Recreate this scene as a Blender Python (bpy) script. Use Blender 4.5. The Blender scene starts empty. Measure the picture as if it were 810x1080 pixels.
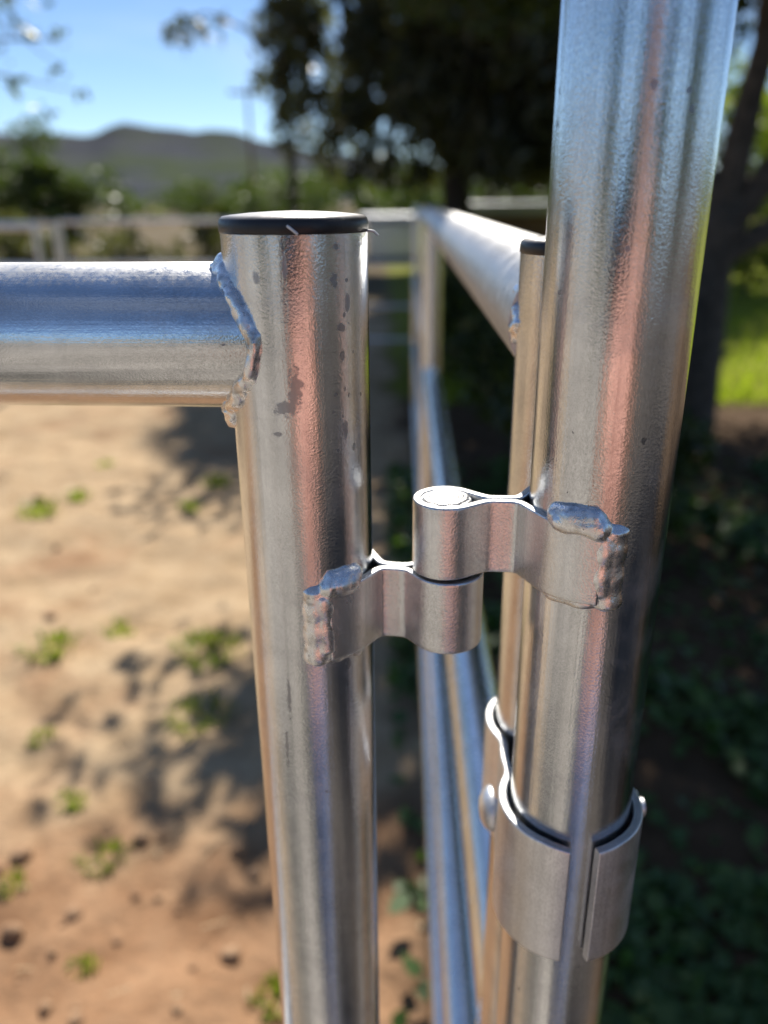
import bpy, bmesh, math, random
import numpy as np
from mathutils import Vector, Matrix, noise as mnoise

R_ = math.radians
rng = np.random.default_rng(11)
random.seed(11)
scn = bpy.context.scene
COL = scn.collection
CAMZ = 1.53
SUN_AZ, SUN_EL = 0.5, 45.0        # degrees right of the view direction (+y), above horizon

# ------------------------------------------------------------------ materials
class NT:
    """tiny node helper"""
    def __init__(s, name):
        s.m = bpy.data.materials.new(name); s.m.use_nodes = True
        s.t = s.m.node_tree; s.t.nodes.clear()
        s.out = s.n('ShaderNodeOutputMaterial')
    def n(s, kind, **kw):
        nd = s.t.nodes.new(kind)
        for k, v in kw.items():
            setattr(nd, k, v)
        return nd
    def l(s, a, b):
        s.t.links.new(a, b)
    def coord(s, kind='Object', scale=(1, 1, 1), rand=False):
        tc = s.n('ShaderNodeTexCoord'); mp = s.n('ShaderNodeMapping')
        mp.inputs['Scale'].default_value = scale
        src = tc.outputs[kind]
        if rand:
            oi = s.n('ShaderNodeObjectInfo'); ml = s.n('ShaderNodeMath', operation='MULTIPLY'); ml.inputs[1].default_value = 37.0
            s.l(oi.outputs['Random'], ml.inputs[0])
            ad = s.n('ShaderNodeVectorMath', operation='ADD'); s.l(src, ad.inputs[0]); s.l(ml.outputs[0], ad.inputs[1]); src = ad.outputs[0]
        s.l(src, mp.inputs['Vector'])
        return mp.outputs[0]
    def noise(s, vec, scale, detail=2.0, rough=.5, dist=0.0):
        nd = s.n('ShaderNodeTexNoise'); nd.inputs['Scale'].default_value = scale
        nd.inputs['Detail'].default_value = detail; nd.inputs['Roughness'].default_value = rough
        nd.inputs['Distortion'].default_value = dist
        s.l(vec, nd.inputs['Vector']); return nd.outputs[0]
    def ramp(s, fac, stops):
        nd = s.n('ShaderNodeValToRGB'); cr = nd.color_ramp
        while len(cr.elements) < len(stops): cr.elements.new(.5)
        for e, (p, c) in zip(cr.elements, stops):
            e.position = p; e.color = (c, c, c, 1) if isinstance(c, (int, float)) else (*c, 1)
        s.l(fac, nd.inputs[0]); return nd.outputs[0]
    def mix(s, fac, a, b, blend='MIX'):
        nd = s.n('ShaderNodeMix', data_type='RGBA', blend_type=blend)
        for i, v in ((0, fac), (6, a), (7, b)):
            if isinstance(v, (int, float)): nd.inputs[i].default_value = v
            elif isinstance(v, tuple): nd.inputs[i].default_value = (*v, 1)
            else: s.l(v, nd.inputs[i])
        return nd.outputs[2]
    def math(s, op, a, b=0.0, clamp=False):
        nd = s.n('ShaderNodeMath', operation=op); nd.use_clamp = clamp
        for i, v in ((0, a), (1, b)):
            if isinstance(v, (int, float)): nd.inputs[i].default_value = v
            else: s.l(v, nd.inputs[i])
        return nd.outputs[0]
    def bump(s, h, strength, dist, prev=None):
        nd = s.n('ShaderNodeBump'); nd.inputs['Strength'].default_value = strength; nd.inputs['Distance'].default_value = dist
        s.l(h, nd.inputs['Height'])
        if prev: s.l(prev, nd.inputs['Normal'])
        return nd.outputs[0]
    def pbr(s, color, rough=.5, metal=0.0, normal=None, **kw):
        b = s.n('ShaderNodeBsdfPrincipled')
        for k, v in (('Base Color', color), ('Roughness', rough), ('Metallic', metal)):
            if isinstance(v, tuple): b.inputs[k].default_value = (*v, 1)
            elif isinstance(v, (int, float)): b.inputs[k].default_value = v
            else: s.l(v, b.inputs[k])
        for k, v in kw.items(): b.inputs[k].default_value = v
        if normal: s.l(normal, b.inputs['Normal'])
        s.l(b.outputs[0], s.out.inputs['Surface']); return b

def mat_galv(name, rough=.105, grain=.20, spots=True, streak=.14, tint=(.82, .845, .87), blots=(), top_glare=0.0):
    s = NT(name)
    v = s.coord('Object', rand=True)
    st = s.coord('Object', (1, 1, .02), rand=True)
    grain_n = s.noise(v, 1250, 3, .6)
    blotch = s.noise(v, 70, 3, .55)
    big = s.noise(v, 14, 2, .5)
    streak_n = s.noise(st, 520, 2, .6)
    pep = s.ramp(s.noise(s.coord('Object', (1, 1, .45), rand=True), 1500, 2, .7), [(.36, 0.0), (.62, 1.0)])
    c = s.mix(s.ramp(blotch, [(.30, 0.0), (.75, 1.0)]), tuple(x * .86 for x in tint), tuple(min(1, x * 1.06) for x in tint))
    c = s.mix(s.ramp(streak_n, [(.55, 0.0), (.80, .30)]), c, (.36, .35, .35))
    c = s.mix(s.math('MULTIPLY', s.math('SUBTRACT', 1.0, pep), s.ramp(big, [(.35, .10), (.65, .38)])), c, (.30, .30, .31))
    rg = s.math('ADD', s.math('MULTIPLY', blotch, .16), rough - .08)
    dust_glare = s.math('MULTIPLY', s.ramp(s.noise(v, 34, 5, .7, .4), [(.50, 0.0), (.75, 1.0)]), .22)
    if top_glare:      # pale speckle on upward faces, painting the sunlit white strip along the top
        gz = s.n('ShaderNodeSeparateXYZ'); s.l(s.n('ShaderNodeNewGeometry').outputs['Normal'], gz.inputs[0])
        tg = s.math('MULTIPLY', s.ramp(s.math('ADD', gz.outputs['Z'], s.math('MULTIPLY', s.math('SUBTRACT', s.noise(v, 480, 4, .7), .5), .55)), [(.74, 0.0), (1.04, 1.0)]), top_glare)
        dust_glare = s.math('MAXIMUM', dust_glare, tg)
    c = s.mix(dust_glare, c, (.46, .44, .41)); metal = s.math('SUBTRACT', 1.0, s.math('MULTIPLY', dust_glare, .8))
    rg = s.math('ADD', rg, s.math('MULTIPLY', dust_glare, .5))
    scr = s.ramp(s.noise(s.coord('Object', (1, 1, .22), rand=True), 480, 1, .4, 2.5), [(.70, 0.0), (.76, .5)])
    c = s.mix(scr, c, (.86, .86, .86))
    if spots:
        sp = s.coord('Object', (1, 1, .5), rand=True)
        spn = s.noise(sp, 260, 3, .6)
        thr = s.math('ADD', s.math('MULTIPLY', s.ramp(big, [(.45, 0.0), (.62, 1.0)]), .11), spn)
        mask = s.ramp(thr, [(.80, 0.0), (.83, .8)])
        c = s.mix(mask, c, (.15, .145, .155))
        rg = s.math('ADD', rg, s.math('MULTIPLY', mask, .25))
    nrm = s.bump(grain_n, grain, .00045)
    nrm = s.bump(streak_n, streak, .0004, nrm)
    wide = s.noise(s.coord('Object', (1, 1, .012), rand=True), 150, 2, .5)
    c = s.mix(s.ramp(wide, [(.35, .28), (.55, 0.0)]), c, (.40, .40, .41))
    if blots:
        ob = s.n('ShaderNodeTexCoord').outputs['Object']; wob = s.math('MULTIPLY', s.noise(ob, 420, 5, .7), 2.6); tot = None
        for (bx, by, bz, rw, rh) in blots:
            a = s.n('ShaderNodeVectorMath', operation='SUBTRACT'); s.l(ob, a.inputs[0]); a.inputs[1].default_value = (bx, by, bz)
            b = s.n('ShaderNodeVectorMath', operation='MULTIPLY'); s.l(a.outputs[0], b.inputs[0]); b.inputs[1].default_value = (1 / rw, 1 / rw, 1 / rh)
            ln = s.n('ShaderNodeVectorMath', operation='LENGTH'); s.l(b.outputs[0], ln.inputs[0])
            k = s.ramp(s.math('ADD', ln.outputs['Value'], s.math('SUBTRACT', wob, 1.25)), [(.62, 1.0), (1.05, 0.0)])
            tot = k if tot is None else s.math('MAXIMUM', tot, k)
        c = s.mix(s.math('MULTIPLY', tot, .62), c, (.17, .165, .19)); rg = s.math('ADD', rg, s.math('MULTIPLY', tot, .2))
    s.pbr(c, rg, metal, nrm)
    return s.m

M = {}
PR0 = .02415
M['galv'] = mat_galv('galvanized_steel', grain=.26)
_g = np.random.default_rng(8); _fl = []
for _ in range(20):          # dark flecks scattered down the right flank of the gate post
    _a = R_(-90 + _g.uniform(30, 66)); _w = .0004 + .0010 * _g.random() ** 2
    _fl.append((PR0 * math.cos(_a), PR0 * math.sin(_a), 1.43 + .088 * _g.random(), _w, _w * _g.uniform(.8, 2.6)))
M['galv_gate'] = mat_galv('galvanized_steel_gate_post', grain=.22, blots=[(x, y, z - .10, w, h) for x, y, z, w, h in (
    (.0006, -.0241, 1.4730, .0030, .0085), (-.0025, -.0240, 1.4668, .0048, .0030), (-.0102, -.0219, 1.508, .0016, .0022), (.0148, -.0191, 1.5166, .0015, .0016),
    (.0137, -.0199, 1.5065, .0018, .0024), (.0175, -.0166, 1.4998, .0014, .0040), (-.001, -.0241, 1.5109, .0010, .0040), (-.0061, -.0234, 1.4581, .0026, .0010),
    (.0156, -.0185, 1.492, .0020, .0018), (-.0078, -.0229, 1.3551, .0010, .0110), (-.0099, -.022, 1.3304, .0010, .0120), (.015, -.019, 1.367, .001, .003), (.0051, -.0236, 1.3108, .001, .001), *_fl)])
M['galv_tall'] = mat_galv('galvanized_steel_tall_post', grain=.20, streak=.22, blots=[(-.0029, -.024, 1.5581, .0013, .0018), (.007, -.0231, 1.5566, .001, .001), (-.0055, -.0235, 1.5163, .0009, .0012),
    (-.0214, -.0112, 1.5025, .0010, .0012), (-.0029, -.024, 1.415, .001, .004), (.0068, -.0232, 1.418, .0014, .0022), (.0085, -.0225, 1.552, .0012, .0012)])
M['galv_rail'] = mat_galv('galvanized_steel_drawn', top_glare=.65, rough=.13, grain=.18, streak=.22)
M['galv_far'] = mat_galv('galvanized_steel_weathered', rough=.30, grain=.05, spots=False, streak=.05, tint=(.76, .76, .77))
M['edge'] = mat_galv('cut_plate_edge', rough=.48, grain=.6, spots=True, streak=.0, tint=(.52, .52, .51))
M['plate'] = mat_galv('galvanized_plate', rough=.19, grain=.46, spots=True, streak=.0, tint=(.87, .89, .91))
M['clamp'] = mat_galv('hot_dipped_clamp', rough=.42, grain=.20, spots=False, streak=.0, tint=(.92, .93, .95))
M['galv_white'] = mat_galv('white_oxidised_galvanized', rough=.40, grain=.14, spots=True, streak=.0, tint=(.64, .64, .64), blots=[(.002 * k, .022, .03 + .075 * k, .004 + .001 * (k % 3), .010) for k in range(9)] + [(-.020, .016, .05 + .11 * k, .005, .014) for k in range(6)] + [(-.014, .022, .02 + .13 * k, .006, .012) for k in range(5)])
M['galv_panel'] = mat_galv('galvanized_panel_rail', rough=.22, grain=.10, spots=True, streak=.1, tint=(.82, .82, .82))

def mat_weld():
    s = NT('silver_painted_weld')
    v = s.coord('Object')
    n1 = s.noise(v, 420, 4, .6); n2 = s.noise(v, 190, 2, .5, .6)
    n4 = s.noise(v, 520, 3, .6)
    c = s.mix(s.ramp(n4, [(.26, .9), (.36, 0.0)]), s.ramp(n2, [(.28, (.50, .47, .44)), (.42, (.80, .80, .80)), (.8, (.92, .92, .93))]), (.09, .075, .065))
    s.pbr(c, s.math('ADD', s.math('MULTIPLY', n1, .30), .13), 1.0, s.bump(n1, .38, .0008))
    return s.m
M['weld'] = mat_weld()

def mat_pin():
    s = NT('cut_steel_pin_end')
    v = s.coord('Object')
    ln = s.n('ShaderNodeVectorMath', operation='LENGTH')
    mp = s.n('ShaderNodeVectorMath', operation='MULTIPLY'); mp.inputs[1].default_value = (1, 1, 0); s.l(v, mp.inputs[0]); s.l(mp.outputs[0], ln.inputs[0])
    d = s.math('ADD', ln.outputs['Value'], s.math('MULTIPLY', s.noise(v, 110, 2, .5), .0045))
    w = s.math('SINE', s.math('MULTIPLY', d, 3400.0))
    n1 = s.noise(v, 700, 3)
    nrm = s.bump(w, .5, .0004); nrm = s.bump(n1, .2, .0005, nrm)
    s.pbr(s.mix(s.ramp(n1, [(.35, 0.0), (.6, 1.0)]), (.30, .29, .28), (.50, .50, .49)), .46, 1.0, nrm)
    return s.m
M['pin'] = mat_pin()

def mat_cap():
    s = NT('black_plastic_glare_top')
    v = s.coord('Object')
    geo = s.n('ShaderNodeNewGeometry'); sx = s.n('ShaderNodeSeparateXYZ'); s.l(geo.outputs['Normal'], sx.inputs[0])
    n1 = s.noise(v, 300, 4, .65)
    dust_glare = s.math('MULTIPLY', s.ramp(sx.outputs['Z'], [(.55, 0.0), (.95, 1.0)]), s.ramp(n1, [(.25, .6), (.7, 1.0)]))  # pale mask on upward faces, painting the sky glare on the cap top
    c = s.mix(dust_glare, (.012, .012, .014), (.30, .285, .27))
    s.pbr(c, s.math('ADD', s.math('MULTIPLY', n1, .25), .26), 0.0, s.bump(n1, .25, .0005))
    return s.m
M['cap'] = mat_cap()

def mat_simple(name, c1, c2, scale, rough=.7, bump=.3, bd=.02, detail=5, **kw):
    s = NT(name); v = s.coord('Object'); n1 = s.noise(v, scale, detail, .6)
    s.pbr(s.mix(s.ramp(n1, [(.3, 0.0), (.7, 1.0)]), c1, c2), rough, 0.0, s.bump(n1, bump, bd), **kw)
    return s.m
M['bark'] = mat_simple('bark', (.045, .036, .028), (.13, .105, .08), 14, .9, .8, .03)
M['darkbark'] = mat_simple('dark_bark', (.02, .014, .010), (.06, .042, .03), 9, .9, .8, .03)
M['wood'] = mat_simple('weathered_wood', (.10, .05, .03), (.22, .13, .08), 5, .8)
M['roof'] = mat_simple('pale_metal_roof', (.42, .45, .50), (.52, .55, .60), 2, .45)
M['white'] = mat_simple('white_paint', (.68, .68, .67), (.80, .80, .79), 2, .5)
M['shirt'] = mat_simple('coral_cotton', (.50, .255, .20), (.58, .31, .25), 30, .85, .3, .01)
M['jeans'] = mat_simple('navy_denim', (.06, .085, .17), (.10, .13, .23), 60, .85, .3, .01)
M['skin'] = mat_simple('skin', (.50, .28, .20), (.56, .33, .24), 20, .55, .1, .003)
M['hair'] = mat_simple('brown_hair', (.02, .012, .008), (.05, .03, .02), 60, .5)
M['shoe'] = mat_simple('brown_leather', (.05, .03, .02), (.09, .05, .03), 30, .5)
M['phone'] = mat_simple('black_glass', (.01, .01, .012), (.02, .02, .022), 10, .12, .0)
M['lip'] = mat_simple('lips', (.42, .16, .13), (.45, .18, .15), 20, .5, .0)
M['eye'] = mat_simple('eye', (.03, .02, .015), (.05, .03, .02), 20, .15, .0)

def mat_leaf(name, c1, c2, c3, trans=.5, rough=.45):
    s = NT(name)
    geo = s.n('ShaderNodeNewGeometry'); r = geo.outputs['Random Per Island']
    c = s.ramp(r, [(0, c1), (.5, c2), (1, c3)])
    d = s.n('ShaderNodeBsdfPrincipled'); d.inputs['Roughness'].default_value = rough
    s.l(c, d.inputs['Base Color'])
    t = s.n('ShaderNodeBsdfTranslucent')
    tc = s.mix(1.0, c, (1.5, 1.7, .55), 'MULTIPLY'); s.l(tc, t.inputs[0])
    mx = s.n('ShaderNodeMixShader'); mx.inputs[0].default_value = trans
    s.l(d.outputs[0], mx.inputs[1]); s.l(t.outputs[0], mx.inputs[2]); s.l(mx.outputs[0], s.out.inputs[0])
    return s.m
M['leaf_dark'] = mat_leaf('dark_conifer_foliage', (.045, .046, .024), (.08, .078, .042), (.14, .13, .075), .45)
M['leaf_olive'] = mat_leaf('olive_foliage', (.035, .055, .012), (.06, .085, .02), (.10, .12, .03), .4)
M['leaf_oak'] = mat_leaf('oak_foliage', (.02, .034, .010), (.04, .06, .016), (.09, .11, .03), .4)
M['leaf_lit'] = mat_leaf('sunlit_foliage', (.08, .12, .015), (.14, .17, .022), (.20, .22, .04), .62)  # sunlight is put into this brighter yellow-green leaf colour
M['leaf_cover'] = mat_leaf('ground_cover_leaf', (.045, .10, .025), (.08, .15, .04), (.13, .20, .06), .4)
M['grass'] = mat_leaf('grass_blades', (.14, .19, .02), (.22, .26, .03), (.31, .33, .07), .6)

# ------------------------------------------------------------------ object helpers
def tag(o, label=None, cat=None, group=None, kind=None):
    if label: o['label'] = label
    if cat: o['category'] = cat
    if group: o['group'] = group
    if kind: o['kind'] = kind
    return o

def empty(name, loc, label=None, cat=None, group=None):
    o = bpy.data.objects.new(name, None); COL.objects.link(o); o.location = loc
    o.empty_display_size = .1
    return tag(o, label, cat, group)

def mesh_obj(name, verts, faces, mat, parent=None, loc=(0, 0, 0), smooth=True):
    """verts in local coords of the object; loc is relative to the parent"""
    me = bpy.data.meshes.new(name)
    me.from_pydata([tuple(v) for v in verts], [], faces)
    me.update()
    if smooth: me.polygons.foreach_set('use_smooth', [True] * len(me.polygons))
    me.materials.append(mat)
    o = bpy.data.objects.new(name, me); COL.objects.link(o)
    o.location = loc
    if parent: o.parent = parent
    return o

def wloc(o):
    v = Vector(o.location)
    while o.parent:
        o = o.parent; v = v + Vector(o.location)
    return v

def ring_mesh(rings, caps=True):
    n = len(rings[0]); V = [v for r in rings for v in r]; F = []
    for i in range(len(rings) - 1):
        for j in range(n):
            k = (j + 1) % n
            F.append((i * n + j, i * n + k, (i + 1) * n + k, (i + 1) * n + j))
    if caps:
        F.append(tuple(range(n - 1, -1, -1))); F.append(tuple((len(rings) - 1) * n + j for j in range(n)))
    return V, F

def lathe(name, prof, mat, parent, wpos, seg=64, smooth=True):
    """profile [(r,z)] turned about local z, at world position wpos"""
    rings = [[(max(r, 1e-5) * math.cos(2 * math.pi * j / seg), max(r, 1e-5) * math.sin(2 * math.pi * j / seg), z) for j in range(seg)] for r, z in prof]
    V, F = ring_mesh(rings)
    loc = Vector(wpos) - (wloc(parent) if parent else Vector())
    return mesh_obj(name, V, F, mat, parent, loc, smooth)

def tube(name, p0, p1, r, mat, parent=None, seg=64, r1=None, cuts=1):
    """straight pipe from p0 to p1 (world), its length along local z"""
    p0, p1 = Vector(p0), Vector(p1); L = (p1 - p0).length; r1 = r if r1 is None else r1
    rings = []
    for i in range(cuts + 1):
        t = i / cuts; rr = r + (r1 - r) * t
        rings.append([(rr * math.cos(2 * math.pi * j / seg), rr * math.sin(2 * math.pi * j / seg), L * t) for j in range(seg)])
    V, F = ring_mesh(rings, False)
    for ring, rev in ((rings[0], True), (rings[-1], False)):       # end faces with their own vertices
        b = len(V); V += list(ring); F.append(tuple(b + j for j in (range(seg - 1, -1, -1) if rev else range(seg))))
    loc = p0 - (wloc(parent) if parent else Vector())
    o = mesh_obj(name, V, F, mat, parent, loc)
    # flat end caps
    for p in o.data.polygons:
        if len(p.vertices) > 4: p.use_smooth = False
    o.rotation_mode = 'QUATERNION'
    o.rotation_quaternion = Vector((0, 0, 1)).rotation_difference((p1 - p0).normalized())
    return o

def smooth_path(pts, step, it=30):
    """resample a polyline finely and relax it"""
    P = [np.array(p, float) for p in pts]; out = []
    for a, b in zip(P[:-1], P[1:]):
        n = max(1, int(round(np.linalg.norm(b - a) / step)))
        for i in range(n): out.append(a + (b - a) * i / n)
    out.append(P[-1]); A = np.array(out)
    for _ in range(it): A[1:-1] = A[1:-1] * .5 + (A[:-2] + A[2:]) * .25
    return A

def sweep_tube(path, radii, seg=10, jitter=0.0, nscale=1.0, seed=0.0):
    """tapered / lumpy tube along a 3-D path -> verts, faces"""
    P = [Vector(p) for p in path]; n = len(P); rings = []
    up = Vector((.137, .211, .968)).normalized(); prev = None
    for i in range(n):
        t = (P[min(i + 1, n - 1)] - P[max(i - 1, 0)]).normalized()
        if prev is None:
            a = t.cross(up)
            if a.length < .1: a = t.cross(Vector((1, 0, 0)))
        else: a = prev - t * prev.dot(t)
        a.normalize(); prev = a; b = t.cross(a); ring = []
        for j in range(seg):
            th = 2 * math.pi * j / seg; d = a * math.cos(th) + b * math.sin(th)
            q = P[i] + d * radii[i]
            if jitter:
                f = mnoise.fractal((q + Vector((seed, seed, 0))) * nscale, 1.0, 2.0, 3)
                q = P[i] + d * radii[i] * (1 + jitter * f)
            ring.append(q)
        rings.append(ring)
    return ring_mesh(rings)

def local(V, parent):
    w = wloc(parent) if parent else Vector()
    return [Vector(v) - w for v in V]

def bead_vf(path, r, seed, jit, ns):
    P = smooth_path(path, .0006, 6); n = len(P)
    rr = [r * (.45 + .55 * min(1, i / 4, (n - 1 - i) / 4)) * (1 + .05 * math.sin(i * .42 + seed)) for i in range(n)]
    return sweep_tube(P, rr, 20, jit, ns, seed)
def weld_mass(beads, parent, vox=.0005):
    """several molten beads fused into one bead mesh"""
    V, F = joinvf([bead_vf(*b) for b in beads])
    o = mesh_obj('weld_bead', local(V, parent), F, M['weld'], parent)
    m = o.modifiers.new('fuse', 'REMESH'); m.mode = 'VOXEL'; m.voxel_size = vox; m.use_smooth_shade = True
    m = o.modifiers.new('flow', 'SMOOTH'); m.iterations = 14; m.factor = .5
    return o
def weld_bead(path, r, parent, seed=1.0, jit=.4, ns=200):
    return weld_mass([(path, r, seed, jit, ns)], parent)
def joinvf(parts):
    V, F = [], []
    for v, f in parts:
        o = len(V); V += [tuple(q) for q in v]; F += [tuple(i + o for i in q) for q in f]
    return V, F

def strap(path2d, t, z0, z1, mat, parent, name, corner=.0007, zfun=None):
    """flat bar bent along a plan path: closed rounded-rectangle section (thickness t, height z0..z1)"""
    P = np.array(path2d); n = len(P); T = np.gradient(P, axis=0); T /= np.linalg.norm(T, axis=1)[:, None]
    N = np.stack([-T[:, 1], T[:, 0]], 1)
    h, k = t / 2, corner; sec = []
    for (sx, sz, a0) in ((1, 1, 0), (-1, 1, 90), (-1, -1, 180), (1, -1, 270)):
        for a in (0, 30, 60, 90):
            th = R_(a0 + a); sec.append((sx * (h - k) + k * math.cos(th), sz, k * math.sin(th)))
    # support loops beside the rounded corners
    full = []
    for q in range(4):
        pts = sec[q * 4:q * 4 + 4]; full += pts
        a = pts[-1]
        if q in (0, 2):   # along thickness: nothing between
            pass
        else:             # along the height: two supports
            full.append((a[0], a[1], a[2] + (-.0012 if a[1] > 0 else .0012)))
            full.append((a[0], -a[1], (.0012 if a[1] > 0 else -.0012)))
        if q == 3: pass
    rings = []
    for i in range(n):
        za, zb = (z0, z1) if zfun is None else zfun(i / (n - 1))
        ring = []
        for off, sz, dz in full:
            zc = (zb - k if sz > 0 else za + k) + dz
            q = P[i] + N[i] * off; ring.append((q[0], q[1], zc))
        rings.append(ring)
    V, F = ring_mesh(rings)
    o = mesh_obj(name, local(V, parent), F, mat, parent)
    o.data.materials.append(M['edge'])
    for p in o.data.polygons:
        if len(p.vertices) > 4: p.use_smooth = False
        if abs(p.normal.z) > .75: p.material_index = 1
    return o

def arc(c, r, a0, a1, n=24):
    return [(c[0] + r * math.cos(R_(a0 + (a1 - a0) * i / (n - 1))), c[1] + r * math.sin(R_(a0 + (a1 - a0) * i / (n - 1)))) for i in range(n)]

def box_vf(c, s, rot=0.0):
    V = []
    ca, sa = math.cos(rot), math.sin(rot)
    for x in (-1, 1):
        for y in (-1, 1):
            for z in (-1, 1):
                px, py = x * s[0] / 2, y * s[1] / 2
                V.append((c[0] + px * ca - py * sa, c[1] + px * sa + py * ca, c[2] + z * s[2] / 2))
    F = [(0, 1, 3, 2), (4, 6, 7, 5), (0, 4, 5, 1), (2, 3, 7, 6), (0, 2, 6, 4), (1, 5, 7, 3)]
    return V, F
def box(name, c, s, mat, parent, bev=.01, rot=0.0):
    V, F = box_vf((0, 0, 0), s, rot)
    o = mesh_obj(name, V, F, mat, parent, Vector(c) - (wloc(parent) if parent else Vector()), False)
    if bev:
        m = o.modifiers.new('bevel', 'BEVEL'); m.width = bev; m.segments = 2
    return o

# ------------------------------------------------------------------ positions fitted from the photograph (camera at origin in plan)
PR = .02415
L = Vector((-.0287, .2765)); RP = Vector((.0759, .2622)); P3 = Vector((.0771, .3163)); PIN = Vector((.0224, .2670))
def Z(z): return CAMZ + z

CAPPROF = [(0, 0), (1.0, 0), (1.012, .0006), (1.012, .0030), (.995, .0042), (.955, .0051), (.85, .0055), (.6, .0061), (.3, .0065), (0, .0067)]
def end_cap(parent, x, y, z, r, seg=64):
    return lathe('end_cap', [(a * r, b * (r / PR)) for a, b in CAPPROF], M['cap'], parent, (x, y, z), seg)

# ---- gate on the left: post, top rail, hinge leaf
gate = empty('pipe_gate', (L.x, L.y, 0), 'silver pipe gate with a black capped post and a rail running out to the left', 'gate')
zt = Z(-.0098)
tube('post', (L.x, L.y, .10), (L.x, L.y, zt), PR, M['galv_gate'], gate, 96)
end_cap(gate, L.x, L.y, zt, PR, 96)
cap0 = [c for c in gate.children if c.name.startswith('end_cap')][0]
for P_ in ([(L.x + .0005, L.y - .0246, 1.5228), (L.x + .0018, L.y - .0254, 1.5219), (L.x + .0036, L.y - .0250, 1.5204)], [(L.x + .0242, L.y - .004, 1.5206), (L.x + .0262, L.y - .0042, 1.5204), (L.x + .0276, L.y - .0045, 1.5190)]):
    V, F = sweep_tube(smooth_path(P_, .0003, 3), [.00042] * len(smooth_path(P_, .0003, 3)), 8)
    mesh_obj('plastic_burr', local(V, cap0), F, M['white'], cap0)
RAILR = .0249; DY = .0043
rd = Vector((-math.cos(R_(4)), math.sin(R_(4)), 0))
r0 = Vector((L.x, L.y + DY, Z(-.0442)))
GW = 1.75
for dz in (0, -.42, -.84, -1.22):
    a = r0 + Vector((0, 0, dz)); b = a + rd * GW
    tube('rail', a, b, RAILR, M['galv_rail'], gate, 96)
    # rail seam weld on the post
    rc = a.z; pts = []
    for i in range(61):
        v = RAILR * math.cos(math.pi * i / 60)      # height above rail axis, top to bottom, front side
        yf = math.sqrt(max(0, RAILR ** 2 - v * v)) - DY   # how far in front of the post axis
        u = math.sqrt(max(0, PR ** 2 - yf * yf)) if abs(yf) < PR else 0
        pts.append((L.x - u, L.y - yf, rc + v))
    if dz == 0:
        q = lambda i, dx, dy, dz_: (pts[i][0] + dx, pts[i][1] + dy, pts[i][2] + dz_)
        weld_mass([(pts, .0029, 3.3, .5, 220), ([q(6, .001, -.001, 0), q(14, .0035, -.0005, 0), q(22, .003, 0, 0)], .0026, 8.3, .5, 260),
            ([q(30, .001, -.0004, 0), q(40, .003, 0, 0), q(50, .003, 0, 0)], .0026, 5.1, .6, 300),
            ([q(-5, .001, -.003, .003), q(-1, .0005, -.006, -.002), q(-1, .003, -.008, -.005)], .0044, 7.1, .55, 300),
            ([q(2, -.004, -.003, -.002), q(1, .001, -.003, .001), q(9, .001, -.001, 0)], .0032, 9.4, .5, 260)], gate)
    else:
        weld_bead(pts, .0024, gate, 3.3 + dz, .7, 300)
fp = r0 + rd * (GW + .01)
tube('post', (fp.x, fp.y, .10), (fp.x, fp.y, zt), PR, M['galv'], gate, 48)
end_cap(gate, fp.x, fp.y, zt, PR, 48)

# ---- hinge leaves: flat bar wrapped round the pin, both legs hugging the pipe
TS = .0031; BR = .0123 - TS / 2
RA, LA = -98.0, -74.0
def leaf_path(C, side, PIN=PIN, BR=BR):
    """plan path: front leg on pipe C -> pinch -> round the pin -> pinch -> rear leg. side=+1: the pipe lies right of the pin"""
    rr = PR + TS / 2 + .0002
    d = Vector(C) - PIN; ang = math.degrees(math.atan2(d.y, d.x))
    inward = ang + 180                                         # from the pipe to the pin
    ax = d.normalized(); nx = Vector((-ax.y, ax.x))            # ax: pin -> pipe, nx: left of it
    def on(a): return (C[0] + rr * math.cos(R_(a)), C[1] + rr * math.sin(R_(a)))
    s = 1 if side > 0 else -1
    # front = toward the camera (-y)
    if side > 0:
        front = [on(a) for a in np.linspace(RA - 2, -142, 20)]; rear = [on(a) for a in np.linspace(142, 92, 20)]
    else:
        front = [on(a) for a in np.linspace(LA + 3, -38, 20)]; rear = [on(a) for a in np.linspace(38, 88, 20)]
    g = d.length - PR
    fr = -1 if nx.y > 0 else 1
    p1 = PIN + ax * (g - .0035) + nx * fr * (TS * .62); p2 = PIN + ax * (.0150) + nx * fr * (TS * .53)
    q1 = PIN + ax * (g - .0035) - nx * fr * (TS * .62); q2 = PIN + ax * (.0150) - nx * fr * (TS * .53)
    base = math.degrees(math.atan2(ax.y, ax.x))
    fs = math.degrees(math.atan2((nx * fr).y, (nx * fr).x))
    # go round the pin from the front leg to the rear leg, on the far side from the pipe
    sgn = -1 if side > 0 else 1
    loop = [(PIN.x + BR * math.cos(R_(base + sgn * a)), PIN.y + BR * math.sin(R_(base + sgn * a))) for a in np.linspace(38, 322, 60)]
    pts = front + [tuple(p1), tuple(p2)] + loop + [tuple(q2), tuple(q1)] + rear
    return smooth_path(pts, .0007, 14)

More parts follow.
